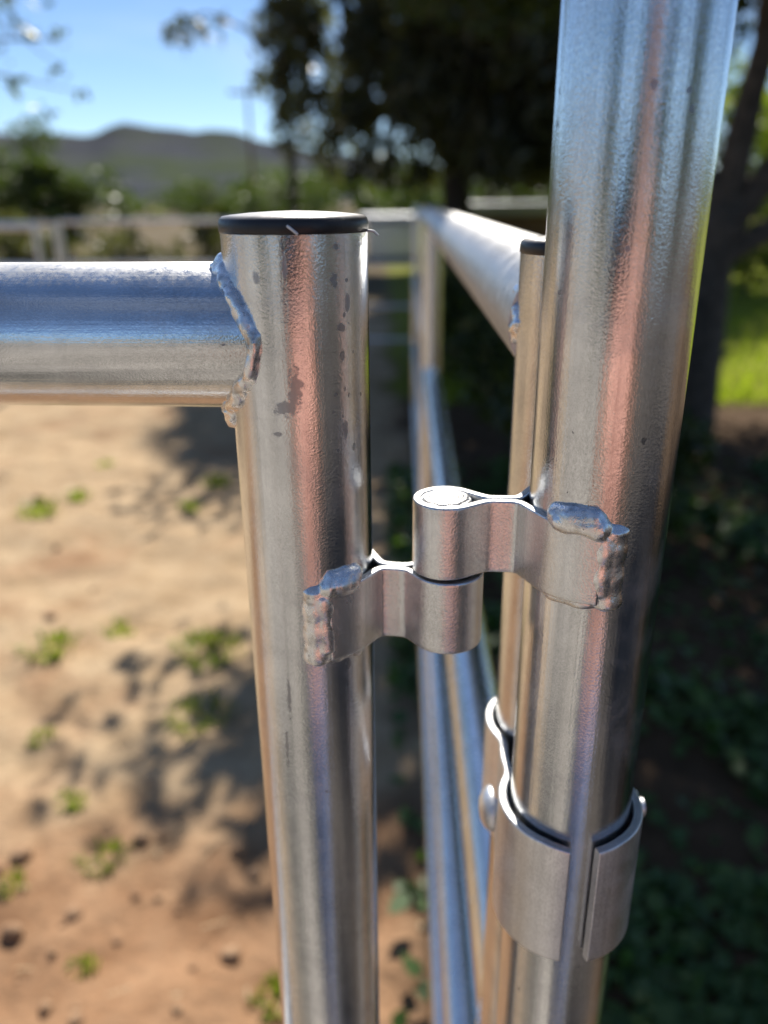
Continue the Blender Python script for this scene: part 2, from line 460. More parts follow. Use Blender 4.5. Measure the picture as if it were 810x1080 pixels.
post = empty('tall_post', (RP.x, RP.y, 0), 'tall silver pipe post rising out of the top of the picture on the right', 'post')
tube('pole', (RP.x, RP.y, 0), (RP.x, RP.y, 2.45), PR, M['galv_tall'], post, 96)
end_cap(post, RP.x, RP.y, 2.45, PR)
UZ0, UZ1 = Z(-.1275), Z(-.0997)
LZ0, LZ1 = Z(-.1575), Z(-.1284)
up_leaf = strap(leaf_path(RP, 1), TS, UZ0, UZ1, M['plate'], post, 'hinge_leaf')
lo_leaf = strap(leaf_path(L, -1, PIN + Vector((.0012, .0004)), BR + .0013), TS, LZ0, LZ1, M['plate'], gate, 'hinge_leaf')
pin = lathe('hinge_pin', [(0, -.054), (.00915, -.054), (.00915, -.0007), (.0086, -.0001), (.0072, .0003), (.0050, .0001), (.0025, .0005), (0, .0004)], M['pin'], post, (PIN.x, PIN.y, UZ1 - .0002), 48)

def pipe_pt(C, a, r, z): return (C[0] + r * math.cos(R_(a)), C[1] + r * math.sin(R_(a)), z)
def leaf_welds(C, a_end, a_in, z0, z1, leaf, seed):
    # broad top fillet, end fillet, thin bottom fillet against the pipe
    sg = 1 if a_end > a_in else -1; e = a_end + sg * 5
    weld_mass([([pipe_pt(C, a, PR - .0006, z1 + .0018) for a in np.linspace(a_in, a_end, 16)], .0046, seed, .24, 90),
        ([pipe_pt(C, a, PR + .0006, z1 - .0002) for i, a in enumerate(np.linspace(a_in + (a_end - a_in) * .12, a_end + sg * 3, 12))], .0042, seed + 2.2, .22, 100),
        ([pipe_pt(C, e + sg * 1, PR - .0026, z) for i, z in enumerate(np.linspace(z1 + .001, z0 - .004, 14))], .0056, seed + 5.7, .10, 70),
        ([pipe_pt(C, e - sg * 6, PR - .0010, z) for i, z in enumerate(np.linspace(z1 - .001, z0 + .001, 14))], .0047, seed + 7.7, .11, 80),
        ([pipe_pt(C, a, PR - .0004, z0 - .0002) for a in np.linspace(a_in, a_end, 16)], .0026, seed + 9.1, .30, 140)], leaf)
leaf_welds(RP, RA, -147, UZ0, UZ1, up_leaf, 1.7)
leaf_welds(L, LA, -36, LZ0, LZ1, lo_leaf, 21.3)
# rear legs are welded too
weld_bead([pipe_pt(RP, a, PR + .001, UZ1 + .0003) for a in np.linspace(140, 92, 14)], .0028, up_leaf, 31, .6, 300)
weld_bead([pipe_pt(L, a, PR + .001, LZ1 + .0003) for a in np.linspace(40, 88, 14)], .0028, lo_leaf, 35, .6, 300)

# ---- the panel running away behind the tall post
panel = empty('corral_panel', (P3.x, P3.y, 0), 'silver pipe panel running straight back from its black capped post behind the tall post', 'panel')
pz = Z(-.0195)
PC = Vector((.132, 2.20))
tube('post', (P3.x, P3.y, .03), (P3.x, P3.y, pz), PR, M['galv'], panel, 64)
end_cap(panel, P3.x, P3.y, pz, PR)
tube('post', (PC.x, PC.y, .03), (PC.x, PC.y, pz), PR, M['galv'], panel, 48)
end_cap(panel, PC.x, PC.y, pz, PR, 48)
for z in (-.0465, -.456, -.868, -1.28):
    rl = tube('rail', (P3.x + .0005, P3.y + .004, Z(z)), (PC.x, PC.y - .004, Z(z)), RAILR * (1.10 if z > -.1 else .97), M['galv_white' if z > -.1 else 'galv_panel'], panel, 64)
    pts = []
    for i in range(49):
        th = 2 * math.pi * i / 48; cx, cz = math.cos(th) * RAILR * .97, math.sin(th) * RAILR * .97
        pts.append((P3.x + cx, P3.y + math.sqrt(max(0, PR ** 2 - min(abs(cx), PR) ** 2)), Z(z) + cz))
    weld_bead(pts, .0024, panel, z * 7, .7, 300)

# ---- clamp that ties the tall post to the panel post
CZ0, CZ1 = Z(-.2905), Z(-.2315)
clamp = empty('pipe_clamp', (.0765, .2893, CZ0), 'grey two piece pipe clamp bolted round the tall post with a gap at its front', 'clamp')
CT = .0036; cr = PR + .0016 + CT / 2
def clamp_path(sg):
    mir = lambda a: a if sg > 0 else 180 - a
    if sg < 0: a0 = -101; A = [RP.x + 0, RP.y]
    front = arc(RP, cr, -80 if sg > 0 else -101, 36 if sg > 0 else -216, 40)
    pinch = [(.0765 + sg * .0238, .2893)]
    back = arc(P3, cr, -34 if sg > 0 else 214, 42 if sg > 0 else 138, 24)
    pts = front + pinch + back
    return smooth_path(pts, .0009, 22)
def clamp_z(t):
    # rounded corner low at the front end, slight taper to the back
    k = max(0.0, 1 - t / .10)
    return CZ0 + .0035 * (1 - math.sqrt(max(0, 1 - (1 - min(1, t / .5)) ** 2)) if t > .1 else 0) * 0 + .004 * max(0, (t - .55)), CZ1 - .0015 * k
for sg in (-1, 1):
    strap(clamp_path(sg), CT, CZ0, CZ1, M['clamp'], clamp, 'clamp_plate', .0009, clamp_z)
bz = (CZ0 + CZ1) / 2
bx0, bx1 = .0765 - .0258 - CT / 2, .0765 + .0250 + CT / 2
bolt = tube('bolt', (bx0 - .001, .2893, bz), (bx1 + .0145, .2893, bz), .0042, M['clamp'], clamp, 24)
hd = lathe('bolt_head', [(0, -.0012), (.0100, -.0012), (.0103, -.0004), (.0098, .0012), (.0080, .0032), (.005, .0047), (0, .0054)], M['clamp'], clamp, (bx0 - .0012, .2893, bz), 40)
hd.rotation_euler = (0, R_(-90), 0)
nut = lathe('nut', [(0, 0), (.0088, 0), (.0095, .0008), (.0095, .0062), (.0088, .007), (0, .007)], M['clamp'], clamp, (bx1 + .0040, .2893, bz), 6, False)
nut.rotation_euler = (0, R_(90), 0)

# ------------------------------------------------------------------ farther pipe panels
def far_panel(name, a, b, ztop, zs, label, group=None, r=.0225, lip=True):
    a, b = Vector(a), Vector(b)
    e = empty(name, (a.x, a.y, 0), label, 'panel', group)
    for q in (a, b):
        tube('post', (q.x, q.y, .0), (q.x, q.y, Z(ztop)), r, M['galv_far'], e, 20)
    for z in zs:
        tube('rail', (a.x, a.y, Z(z)), (b.x, b.y, Z(z)), r, M['galv_far'], e, 20)
    return e
zs4 = (-.19, -.60, -1.02, -1.36)
G6 = 'four rail pipe panels along the back'
yb = 8.3
far_panel('corral_panel', (.34, yb), (-3.30, yb + .35), -.17, zs4, 'back pipe panel between the corner post and the capped gate post', G6)
far_panel('corral_panel', (-3.36, yb + .36), (-7.0, yb + 1.5), -.19, (-.21, -.62, -1.04, -1.38), 'back pipe panel left of the capped post, seen just above the gate rail', G6)
far_panel('corral_panel', (PC.x + .01, PC.y + .07), (.22, 5.2), -.04, (-.065, -.47, -.89, -1.29), 'pipe panel just beyond the corner post, in line with the receding panel', 'pipe panels in line behind the corner post')
far_panel('corral_panel', (.225, 5.27), (.335, yb - .06), -.10, (-.12, -.53, -.95, -1.32), 'farther pipe panel between the corner post and the back row', 'pipe panels in line behind the corner post')
far_panel('corral_panel', (-3.12, 7.6), (-6.4, 7.95), -.18, (-.205, -.57, -.95, -1.3), 'pale pipe panel with bare end post at the left edge, nearer than the back row', r=.030)
fr = empty('pipe_shelter', (-3.7, 8.0, 0), 'shiny pipe shelter frame just showing its top rail at the left edge above the panels', 'frame')
for x in (-3.90, -7.0): tube('post', (x, 8.1, 0), (x, 8.1, Z(.055)), .026, M['galv_far'], fr, 20)
tube('rail', (-3.78, 8.1, Z(.07)), (-7.1, 8.1, Z(.07)), .045, M['galv_far'], fr, 20)

# ------------------------------------------------------------------ ground and hills
def vnoise(x, y, seed=0):
    xi = np.floor(x).astype(np.int64); yi = np.floor(y).astype(np.int64); xf = x - xi; yf = y - yi
    def h(a, b):
        n = (a * 374761393 + b * 668265263 + seed * 974711) & 0x7fffffff
        n = ((n ^ (n >> 13)) * 1274126177) & 0x7fffffff
        return ((n ^ (n >> 16)) & 0xffff) / 65535.0
    u = xf * xf * (3 - 2 * xf); v = yf * yf * (3 - 2 * yf)
    return (h(xi, yi) * (1 - u) + h(xi + 1, yi) * u) * (1 - v) + (h(xi, yi + 1) * (1 - u) + h(xi + 1, yi + 1) * u) * v
def fbm(x, y, oct=5, seed=0):
    s = 0; a = .5
    for i in range(oct):
        s = s + a * vnoise(x * 2 ** i + 17.3 * i, y * 2 ** i - 9.1 * i, seed + i); a *= .5
    return s
def ground_h(x, y):
    r = np.hypot(x, y)
    near = np.clip(1 - (r - 5) / 8, 0, 1)
    clod = np.clip(fbm(x * 7, y * 7, 4, 3) - .44, 0, 1) * .30 * np.clip(1.45 - y, 0.0, 1) * np.clip(1 - np.abs(x + .8) / 1.6, 0, 1)
    return near * ((fbm(x * 1.3, y * 1.3, 5, 1) - .5) * .12 + (fbm(x * 7, y * 7, 3, 8) - .5) * .055 + clod) - .012

def axis(n0, step, far, g=1.13):
    a = list(np.arange(0, n0 + step / 2, step)); s = step
    while a[-1] < far:
        s *= g; a.append(a[-1] + s)
    return np.array(a)
px = axis(3.0, .035, 4000); xs = np.concatenate([-px[:0:-1], px])
py = axis(6.0, .035, 4000); ny = axis(2.0, .06, 4000); ys = np.concatenate([-ny[:0:-1], py])
XX, YY = np.meshgrid(xs, ys); ZZ = ground_h(XX, YY)
nx_, ny_ = len(xs), len(ys)
idx = np.arange(nx_ * ny_).reshape(ny_, nx_)
F = np.stack([idx[:-1, :-1], idx[:-1, 1:], idx[1:, 1:], idx[1:, :-1]], -1).reshape(-1, 4)
def np_mesh(name, V, F, mat, smooth=False):
    me = bpy.data.meshes.new(name); k = F.shape[1]
    me.vertices.add(len(V)); me.vertices.foreach_set('co', np.asarray(V, np.float32).ravel())
    me.loops.add(F.size); me.loops.foreach_set('vertex_index', F.astype(np.int32).ravel())
    me.polygons.add(len(F)); me.polygons.foreach_set('loop_start', np.arange(0, F.size, k, dtype=np.int32))
    me.polygons.foreach_set('loop_total', np.full(len(F), k, np.int32))
    if smooth: me.polygons.foreach_set('use_smooth', np.ones(len(F), bool))
    me.update(calc_edges=True); me.validate()
    me.materials.append(mat)
    return me
def np_obj(name, V, F, mat, parent=None, smooth=False, loc=(0, 0, 0)):
    o = bpy.data.objects.new(name, np_mesh(name, V, F, mat, smooth)); COL.objects.link(o); o.location = loc
    if parent: o.parent = parent
    return o

def mat_ground():
    s = NT('dirt_and_lawn')
    v = s.coord('Object')
    n1 = s.noise(v, 1.1, 5, .6); n2 = s.noise(v, 6, 5, .65); n3 = s.noise(v, 40, 4, .6); n0 = s.noise(v, .35, 3, .5)
    sand = s.mix(s.ramp(n2, [(.3, 0.0), (.7, 1.0)]), (.36, .25, .145), (.50, .375, .24))
    clay = s.mix(s.ramp(n2, [(.3, 0.0), (.7, 1.0)]), (.22, .118, .062), (.37, .225, .13))
    sx = s.n('ShaderNodeSeparateXYZ'); s.l(v, sx.inputs[0])
    X, Y = sx.outputs['X'], sx.outputs['Y']
    # turned red clay close to the posts, pale trodden sand farther out
    cl = s.math('ADD', s.math('MINIMUM', s.math('MULTIPLY', s.math('SUBTRACT', 2.0, Y), 1.8), s.math('MULTIPLY', s.math('SUBTRACT', Y, .45), 3.0)), s.math('MULTIPLY', s.math('SUBTRACT', n1, .5), 3.0))
    cl = s.ramp(cl, [(.2, 0.0), (.8, 1.0)])
    cl2 = s.ramp(n1, [(.54, 0.0), (.66, .8)])
    c = s.mix(s.math('MAXIMUM', cl, cl2), sand, clay)
    # dark soil on the planted side of the panel, shade painted into its colour
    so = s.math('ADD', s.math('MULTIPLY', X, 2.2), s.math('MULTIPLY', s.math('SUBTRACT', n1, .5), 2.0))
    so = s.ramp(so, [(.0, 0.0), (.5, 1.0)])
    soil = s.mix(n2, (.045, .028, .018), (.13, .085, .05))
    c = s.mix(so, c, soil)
    # thin grass and grey soil behind the viewpoint, right part darkened as painted shade
    bk = s.ramp(s.math('MULTIPLY', s.math('SUBTRACT', .25, Y), 2.0), [(0, 0.0), (1, 1.0)])
    gsoil_shade = s.mix(s.ramp(n1, [(.42, 0.0), (.56, 1.0)]), (.085, .085, .075), s.mix(n2, (.38, .34, .29), (.58, .53, .465)))
    gsoil_shade = s.mix(s.ramp(s.math('ADD', X, s.math('MULTIPLY', s.math('SUBTRACT', n1, .5), .8)), [(.28, 0.0), (.5, 1.0)]), gsoil_shade, s.mix(n2, (.045, .04, .037), (.11, .10, .09)))
    c = s.mix(bk, c, gsoil_shade)
    # lawn beyond
    lw = s.math('ADD', s.math('MULTIPLY', s.math('SUBTRACT', Y, 6.0), .8), s.math('MULTIPLY', s.math('SUBTRACT', n0, .5), 1.5))
    lw = s.math('MULTIPLY', s.ramp(lw, [(.1, 0.0), (.7, 1.0)]), so)
    c = s.mix(lw, c, s.mix(n2, (.13, .16, .015), (.24, .25, .03)))
    fr_ = s.math('ADD', s.math('MULTIPLY', s.math('SUBTRACT', Y, 10.5), .35), s.math('MULTIPLY', s.math('SUBTRACT', n0, .5), 1.5))
    c = s.mix(s.math('MULTIPLY', s.ramp(fr_, [(0, 0.0), (1, .85)]), s.math('SUBTRACT', 1.0, s.math('MULTIPLY', so, .85))), c, s.mix(n1, (.045, .042, .02), (.10, .085, .05)))
    c = s.mix(s.ramp(n3, [(.3, .35), (.6, 0.0)]), c, (.12, .08, .05))
    nr = s.bump(n2, .5, .05); nr = s.bump(n3, .5, .012, nr)
    s.pbr(c, 1.0, 0.0, nr, **{'Specular IOR Level': .1})
    return s.m
V = np.stack([XX, YY, ZZ], -1).reshape(-1, 3)
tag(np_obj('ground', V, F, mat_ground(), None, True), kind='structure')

def mat_hill():
    s = NT('hazy_chaparral_hillside'); v = s.coord('Object')
    n1 = s.noise(v, .011, 5, .6); n2 = s.noise(v, .05, 5, .65); n3 = s.noise(v, .004, 3, .5)
    c = s.mix(s.ramp(n2, [(.35, 0.0), (.65, 1.0)]), (.046, .054, .064), (.085, .090, .098))  # bluish haze is mixed into the hillside colours
    c = s.mix(s.ramp(n1, [(.46, 0.0), (.60, .9)]), c, (.068, .085, .046))
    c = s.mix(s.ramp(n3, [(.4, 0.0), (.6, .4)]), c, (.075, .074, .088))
    s.pbr(c, 1.0, 0.0, s.bump(n2, .6, 6), **{'Specular IOR Level': 0.0})
    return s.m
nA, nRr = 420, 34
az = np.linspace(-math.pi, math.pi, nA, endpoint=False); rr = np.linspace(0, 1, nRr)
# ridge elevation (degrees) against azimuth as photographed; low hills elsewhere
k_az = np.array([-180, -120, -75, -50, -38, -31, -25.3, -22.5, -19.5, -16.8, -13.8, -10.5, -7, -3, 2, 8, 20, 40, 80, 130, 180.])
k_el = np.array([2.2, 3.0, 2.4, 3.2, 2.6, 3.4, 4.10, 3.95, 4.30, 4.85, 4.70, 4.60, 4.1, 3.3, 2.8, 2.2, 1.4, 1.8, 2.5, 1.8, 2.2])
AZ, RR = np.meshgrid(az, rr)
el = np.interp(np.degrees(AZ), k_az, k_el)
dist = 380 + RR * 620
prof = np.where(RR < .72, (RR / .72) ** 1.25, 1 - ((RR - .72) / .28) ** 2 * 1.1)
crest = np.tan(np.radians(el)) * (380 + .72 * 620)
ridge = fbm(np.degrees(AZ) * .55, RR * 0 + 3.0, 4, 71) - .47
crest = crest * (1 + .16 * ridge)
Hh = crest * prof
xw, yw = np.sin(AZ) * dist, np.cos(AZ) * dist
Hh = Hh * (1 + .42 * (fbm(xw * .012, yw * .012, 4, 21) - .5) * np.clip(1 - np.abs(RR - .72) * 0, .25, 1)) - 4 + (fbm(xw * .03, yw * .03, 4, 5) - .5) * 7 * RR
ix = np.arange(nA * nRr).reshape(nRr, nA); nxt = np.roll(ix, -1, 1)
Fh = np.stack([ix[:-1], nxt[:-1], nxt[1:], ix[1:]], -1).reshape(-1, 4)
tag(np_obj('hills', np.stack([xw, yw, Hh], -1).reshape(-1, 3), Fh, mat_hill(), None, True), kind='structure')

# ------------------------------------------------------------------ plants
def leaves(centers, radii, n, size, squash=.8, droop=0.0, elong=1.0, shell=0.0):
    """many small leaf quads spread through ellipsoidal clumps -> V, F"""
    C = np.array(centers, float); Rr = np.array(radii, float)
    w = Rr ** 2; w /= w.sum()
    k = rng.choice(len(C), n, p=w)
    d = rng.normal(size=(n, 3)); d /= np.linalg.norm(d, axis=1)[:, None]
    rad = rng.random(n) ** (1 / (2.2 + shell))
    p = C[k] + d * (rad * Rr[k])[:, None] * np.array([1, 1, squash])
    if droop: p[:, 2] -= droop * rng.random(n) ** 2
    u = rng.normal(size=(n, 3)); u[:, 2] -= droop * 1.2; u /= np.linalg.norm(u, axis=1)[:, None]
    v = np.cross(u, rng.normal(size=(n, 3))); v /= np.linalg.norm(v, axis=1)[:, None]
    s = size * (.6 + .8 * rng.random(n))[:, None]
    u = u * s * elong; v = v * s * .45
    q = np.stack([p - u, p + v * 1.0 - u * .1, p + u, p - v * 1.0 - u * .1], 1)
    return q.reshape(-1, 3), np.arange(4 * n).reshape(-1, 4)

def limb(path, r0, r1, seg=10, jit=.15):
    P = smooth_path(path, max(.08, r0 * .8), 3); n = len(P)
    return sweep_tube(P, [r0 + (r1 - r0) * (i / (n - 1)) ** .8 for i in range(n)], seg, jit, 2.2, r0 * 40)

def tree(name, base, limbs, clumps, n, size, leafmat, barkmat, label, cat='tree', group=None, trunk='trunk', crown='crown', **kw):
    """limbs: [(path, r0, r1)] first is the trunk; all positions relative to base"""
    e = empty(name, base, label, cat, group)
    if limbs:
        V, F = joinvf([limb(*l) for l in limbs])
        mesh_obj(trunk, V, F, barkmat, e)
    cs = [c[:3] for c in clumps]; rs = [c[3] for c in clumps]
    V, F = leaves(cs, rs, n, size, **kw)
    np_obj(crown, V, F, leafmat, e)
    return e
def scatter_clumps(c, r, n, rc, sq=.7, seed=0):
    g = np.random.default_rng(seed); out = []
    for _ in range(n):
        d = g.normal(size=3); d /= np.linalg.norm(d); k = g.random() ** .45
        out.append((c[0] + d[0] * r * k, c[1] + d[1] * r * k, c[2] + d[2] * r * k * sq, rc * (.6 + .8 * g.random())))
    return out

# right: spreading oak whose crown shades the planted side
oak_cl = scatter_clumps((-1.60, .75, 3.6), 1.35, 38, .5, .36, 4) + scatter_clumps((.55, -.5, 3.5), 1.7, 38, .58, .40, 5) + scatter_clumps((-1.5, 3.2, 4.0), 1.7, 36, .6, .3, 6) + scatter_clumps((1.0, 1.9, 3.8), 1.7, 28, .6, .4, 9) + scatter_clumps((-.85, -.65, 3.45), 1.0, 22, .45, .4, 12) + scatter_clumps((-1.80, -1.75, 3.5), .62, 12, .36, .5, 19) + \
         [(.7, .6, 2.55, .22), (.9, .3, 2.9, .28), (.55, -.2, 3.1, .25), (1.0, .2, 2.25, .2)]
tree('oak_tree', (2.16, 5.45, -.02), [
    ([(0, 0, 0), (.02, 0, .5), (0, .02, 1.05), (.06, .02, 1.5)], .185, .125),
    ([(.03, .02, 1.45), (-.3, .3, 2.2), (-.9, .6, 3.1), (-1.5, 1.2, 3.7)], .085, .02),
    ([(.35, 0, 1.72), (.62, .1, 1.86), (1.0, .2, 2.3), (1.3, .3, 2.7)], .045, .012),
    ([(.9, .02, 1.65), (1.3, .2, 1.7), (1.8, .3, 1.95)], .035, .01),
    ([(.05, .02, 1.35), (.10, .05, 1.9), (.22, .1, 2.6), (.5, .1, 3.6), (.9, .2, 4.4)], .115, .03),
    ([(.05, .02, 1.3), (.35, .0, 1.75), (.75, -.1, 2.25), (1.3, -.2, 3.0), (1.9, -.4, 3.6)], .105, .03),
    ([(.03, .02, 1.15), (.5, .05, 1.42), (1.1, .0, 1.75), (1.9, -.2, 2.3), (2.6, -.6, 2.8)], .085, .025),
    ([(.16, .1, 2.5), (-.1, -.5, 3.0), (.3, -1.2, 3.3)], .05, .02),
    ([(1.3, -.2, 3.0), (1.7, -1.2, 3.2), (2.4, -2.2, 3.2)], .05, .015)],
    oak_cl, 48000, .055, M['leaf_oak'], M['bark'], 'spreading oak with a dark forked trunk beside the tall post on the right')

tree('oak_tree', (4.1, 1.9, -.02), [  # unseen oak, added to shade the ground behind and darken the pipe reflections
    ([(0, 0, 0), (.03, .02, .6), (-.02, 0, 1.3), (-.1, .1, 2.0)], .17, .12), ([(-.1, .1, 1.9), (-.6, .2, 2.7), (-1.3, .4, 3.4)], .09, .03), ([(-.1, .1, 1.9), (.3, .3, 2.8), (.6, .5, 3.6)], .09, .03)],
    scatter_clumps((-2.0, .3, 3.5), 1.3, 36, .5, .42, 14) + scatter_clumps((.2, .4, 3.6), 1.5, 20, .55, .5, 15), 12000, .055, M['leaf_oak'], M['bark'], 'second unseen oak added beyond the right edge to darken the right sides of the pipes')
# middle: big dark conifer-like tree
cl = scatter_clumps((1.4, 0, 4.9), 3.2, 80, .95, .8, 7) + scatter_clumps((.6, 0, 9.0), 3.0, 26, 1.0, .8, 8) + scatter_clumps((2.2, 0, 2.9), 2.6, 34, .62, .42, 10) + scatter_clumps((-1.6, -2.6, 10.0), 2.4, 26, .9, .6, 13)  # last clumps sit above the view, added to shade the back rails
gq = np.random.default_rng(77)
cl += [(gq.uniform(-3.6, 4.4), gq.uniform(-1.2, 1.2), gq.uniform(3.3, 7.2), gq.uniform(.35, .62)) for _ in range(64)] + [(gq.uniform(-3.3, 0), gq.uniform(-.8, .8), gq.uniform(2.2, 3.6), gq.uniform(.22, .42)) for _ in range(15)]
cl += [(x, 0 + random.uniform(-1, 1), z, r) for x, z, r in ((-2.2, 3.4, .5), (-1.6, 2.6, .5), (-2.6, 4.6, .6), (-2.0, 5.6, .8), (-2.9, 6.4, .6), (-.8, 2.3, .45), (2.6, 2.6, .6), (3.4, 3.4, .8), (4.2, 4.4, .9), (1.6, 2.5, .4), (4.6, 6.0, .9), (.2, 3.2, .6))]
tree('pepper_tree', (1.7, 20.0, 0), [
    ([(0, 0, 0), (.1, 0, 1.5), (0, 0, 3.0), (.2, 0, 5.0), (.1, 0, 8.5)], .42, .10),
    ([(.05, 0, 2.2), (-.9, 0, 3.4), (-2.0, 0, 5.4)], .18, .05), ([(.05, 0, 2.6), (1.4, 0, 4.0), (3.6, 0, 5.4)], .2, .05),
    ([(.1, 0, 4), (-1, -.6, 5.6), (-2.4, -.6, 6.4)], .12, .03), ([(0, 0, 1.6), (.9, .2, 2.6), (1.6, .3, 4.4)], .14, .04)],
    cl, 66000, .13, M['leaf_dark'], M['darkbark'], 'big dark drooping tree filling the top middle of the photo', droop=.5, elong=1.6)
# slimmer tree at its left, one feathery limb reaching out
cl = [(.05, 0, 2.9, .35), (.1, 0, 3.6, .5), (-.2, 0, 4.3, .5), (.25, 0, 4.5, .5), (-.1, 0, 5.2, .6), (.3, 0, 5.9, .7), (-.2, 0, 6.8, .9), (.2, 0, 7.8, .9), (.5, .2, 3.1, .3), (.75, 0, 5.4, .5),
      (-1.3, 0, 5.35, .16), (-1.75, 0, 5.25, .22), (-2.15, 0, 5.28, .22), (-2.5, 0, 5.15, .16)]
tree('slender_tree', (-2.25, 20.6, 0), [
    ([(.1, 0, 0), (.15, 0, 2), (.05, 0, 4), (.1, 0, 8)], .13, .04), ([(.08, 0, 4.2), (-.7, 0, 5.1), (-1.6, 0, 5.45), (-2.6, 0, 5.2)], .05, .012)],
    cl, 3000, .10, M['leaf_dark'], M['darkbark'], 'slender dark tree left of the big one, with a feathery limb out over the sky', droop=.45, elong=1.6)
# left: bushy trees and an overhanging branch
LT = 'bushy trees behind the far panels'
for i, (bx, by, h, w, n, lab) in enumerate((
        (-9.35, 25, 2.9, 1.25, 4200, 'round bushy green tree standing free at the foot of the hill'),
        (-11.6, 26, 3.9, 1.7, 5200, 'taller bushy olive tree at the left edge of the photo'),
        (-7.2, 36, 2.2, 1.2, 1800, 'low olive bush right of the round green tree'),
        (-4.9, 34, 1.9, 1.2, 1800, 'dull bush below the utility pole'),
        (-4.0, 40, 3.0, 1.6, 2200, 'brownish green tree between the utility pole and the slender tree'))):
    cl = scatter_clumps((0, 0, h * .56), w, 18, w * .42, h * .42 / w, 40 + i)
    tree('bushy_tree', (bx, by, 0), [([(0, 0, 0), (.05, 0, h * .3), (0, .05, h * .7)], .12, .05)], cl, n, .10, M['leaf_olive'], M['bark'], lab, 'tree', LT)
cl = [(1.5, -.6, 2.35, .12), (1.75, -.7, 2.2, .10), (1.35, -.6, 2.6, .16), (1.6, -.7, 2.75, .14), (1.9, -.75, 2.45, .10), (1.2, -.5, 2.2, .14), (2.1, -.8, 2.3, .08), (1.05, -.5, 2.45, .18), (1.8, -.7, 2.95, .14), (1.0, -.6, 3.15, .22), (1.45, -.7, 2.95, .18), (.7, -.5, 3.5, .3), (1.7, -.8, 2.72, .14), (.8, -.6, 2.75, .2), (1.25, -.6, 2.55, .14), (.55, -.4, 2.3, .25), (.35, -.4, 2.9, .3), (1.95, -.8, 2.66, .1), (.2, -.3, 3.4, .5)] + scatter_clumps((-.9, .4, 4.0), 1.4, 18, .5, .7, 61)
tree('overhanging_tree', (-4.35, 7.6, 0), [
    ([(-.6, .3, 0), (-.5, .2, 1.5), (-.4, .1, 2.6), (-.6, .3, 4.2)], .16, .05),
    ([(-.45, .15, 2.2), (.2, -.3, 3.0), (1.0, -.6, 3.2), (1.6, -.7, 2.95)], .05, .008),
    ([(-.45, .15, 1.9), (.3, -.3, 2.5), (1.0, -.6, 2.7), (1.95, -.8, 2.66)], .045, .006),
    ([(-.4, .15, 1.7), (.5, -.3, 2.3), (1.2, -.5, 2.5), (2.1, -.8, 2.3)], .03, .004),
    ([(.2, -.3, 2.5), (.9, -.5, 2.75), (1.5, -.7, 2.8), (1.9, -.75, 2.5)], .02, .004),
    ([(-.4, .15, 1.7), (.2, -.3, 2.1), (.7, -.5, 2.35), (1.25, -.6, 2.55)], .035, .006)],
    cl, 3400, .055, M['leaf_olive'], M['bark'], 'sparse tree whose thin twigs hang into the top left corner')
bt = np.random.default_rng(3); cs = []; rs = []
for i in range(230):
    a_ = R_(bt.uniform(-42, 34)); d_ = bt.uniform(62, 120); hh = bt.uniform(1.2, 3.6) * (1.25 if bt.random() < .2 else 1)
    for k in range(3):
        cs.append((math.sin(a_) * d_ + bt.normal() * 1.2, math.cos(a_) * d_, hh * (.35 + .28 * k))); rs.append(hh * .42)
V, F = leaves(cs, rs, 26000, .34)
tag(np_obj('distant_trees', V, F, M['leaf_olive']), 'far belt of trees and brush along the foot of the hill', 'woods', kind='stuff')
BG = 'unseen trees added behind the photographer'  # put in out of view to give the pipes dark reflected bands
for i, (bx, by, h, w, n, lab) in enumerate(((-6.5, -6.0, 3.6, 1.5, 2600, 'added bushy tree behind the photographer to the left, mirrored as a dark band'), (-2.6, -11.0, 4.2, 1.7, 2600, 'added taller tree behind the photographer, mirrored left of the coral stripe'),
        (3.4, -9.0, 3.8, 1.5, 2600, 'added tree behind the photographer, mirrored right of the coral stripe'), (7.5, -4.0, 4.0, 1.7, 2600, 'added tree at the right behind the photographer, mirrored near the pipe edge'))):
    cl = scatter_clumps((0, 0, h * .58), w, 16, w * .42, h * .42 / w, 140 + i)
    tree('bushy_tree', (bx, by, 0), [([(0, 0, 0), (.05, 0, h * .3), (0, .05, h * .7)], .13, .05)], cl, n, .11, M['leaf_oak'], M['bark'], lab, 'tree', BG)
# right background shrubs, lit through
SG = 'sunlit shrubs behind the oak'
for i, (bx, by, h, w) in enumerate(((6.0, 13.5, 3.0, 1.2), (7.4, 14.5, 3.9, 1.5), (4.6, 15.0, 2.2, 1.0), (9.4, 14.0, 3.2, 1.5))):
    lab = ('sunlit shrub just right of the oak trunk', 'sunlit shrub at the right edge under the oak limbs', 'low sunlit shrub mostly behind the tall post', 'tallest sunlit shrub just past the right edge')[i]
    cl = scatter_clumps((0, 0, h * .5), w, 16, w * .4, h * .45 / w, 80 + i)
    tree('shrub', (bx, by, 0), [([(0, 0, 0), (0, .05, h * .6)], .06, .02)], cl, 2600, .07, M['leaf_lit'], M['bark'], lab, 'shrub', SG, trunk='stem', crown='foliage')
cl = scatter_clumps((0, 0, 3.0), 2.0, 30, .55, .75, 201)
tree('bushy_tree', (8.7, 18.5, 0), [([(0, 0, 0), (.1, 0, 1.2), (0, .1, 3.4)], .16, .05), ([(.1, 0, 1.1), (-.9, 0, 2.4)], .08, .02)], cl, 4200, .09, M['leaf_lit'], M['bark'], 'loose sunlit tree showing through the oak limbs at the right edge')
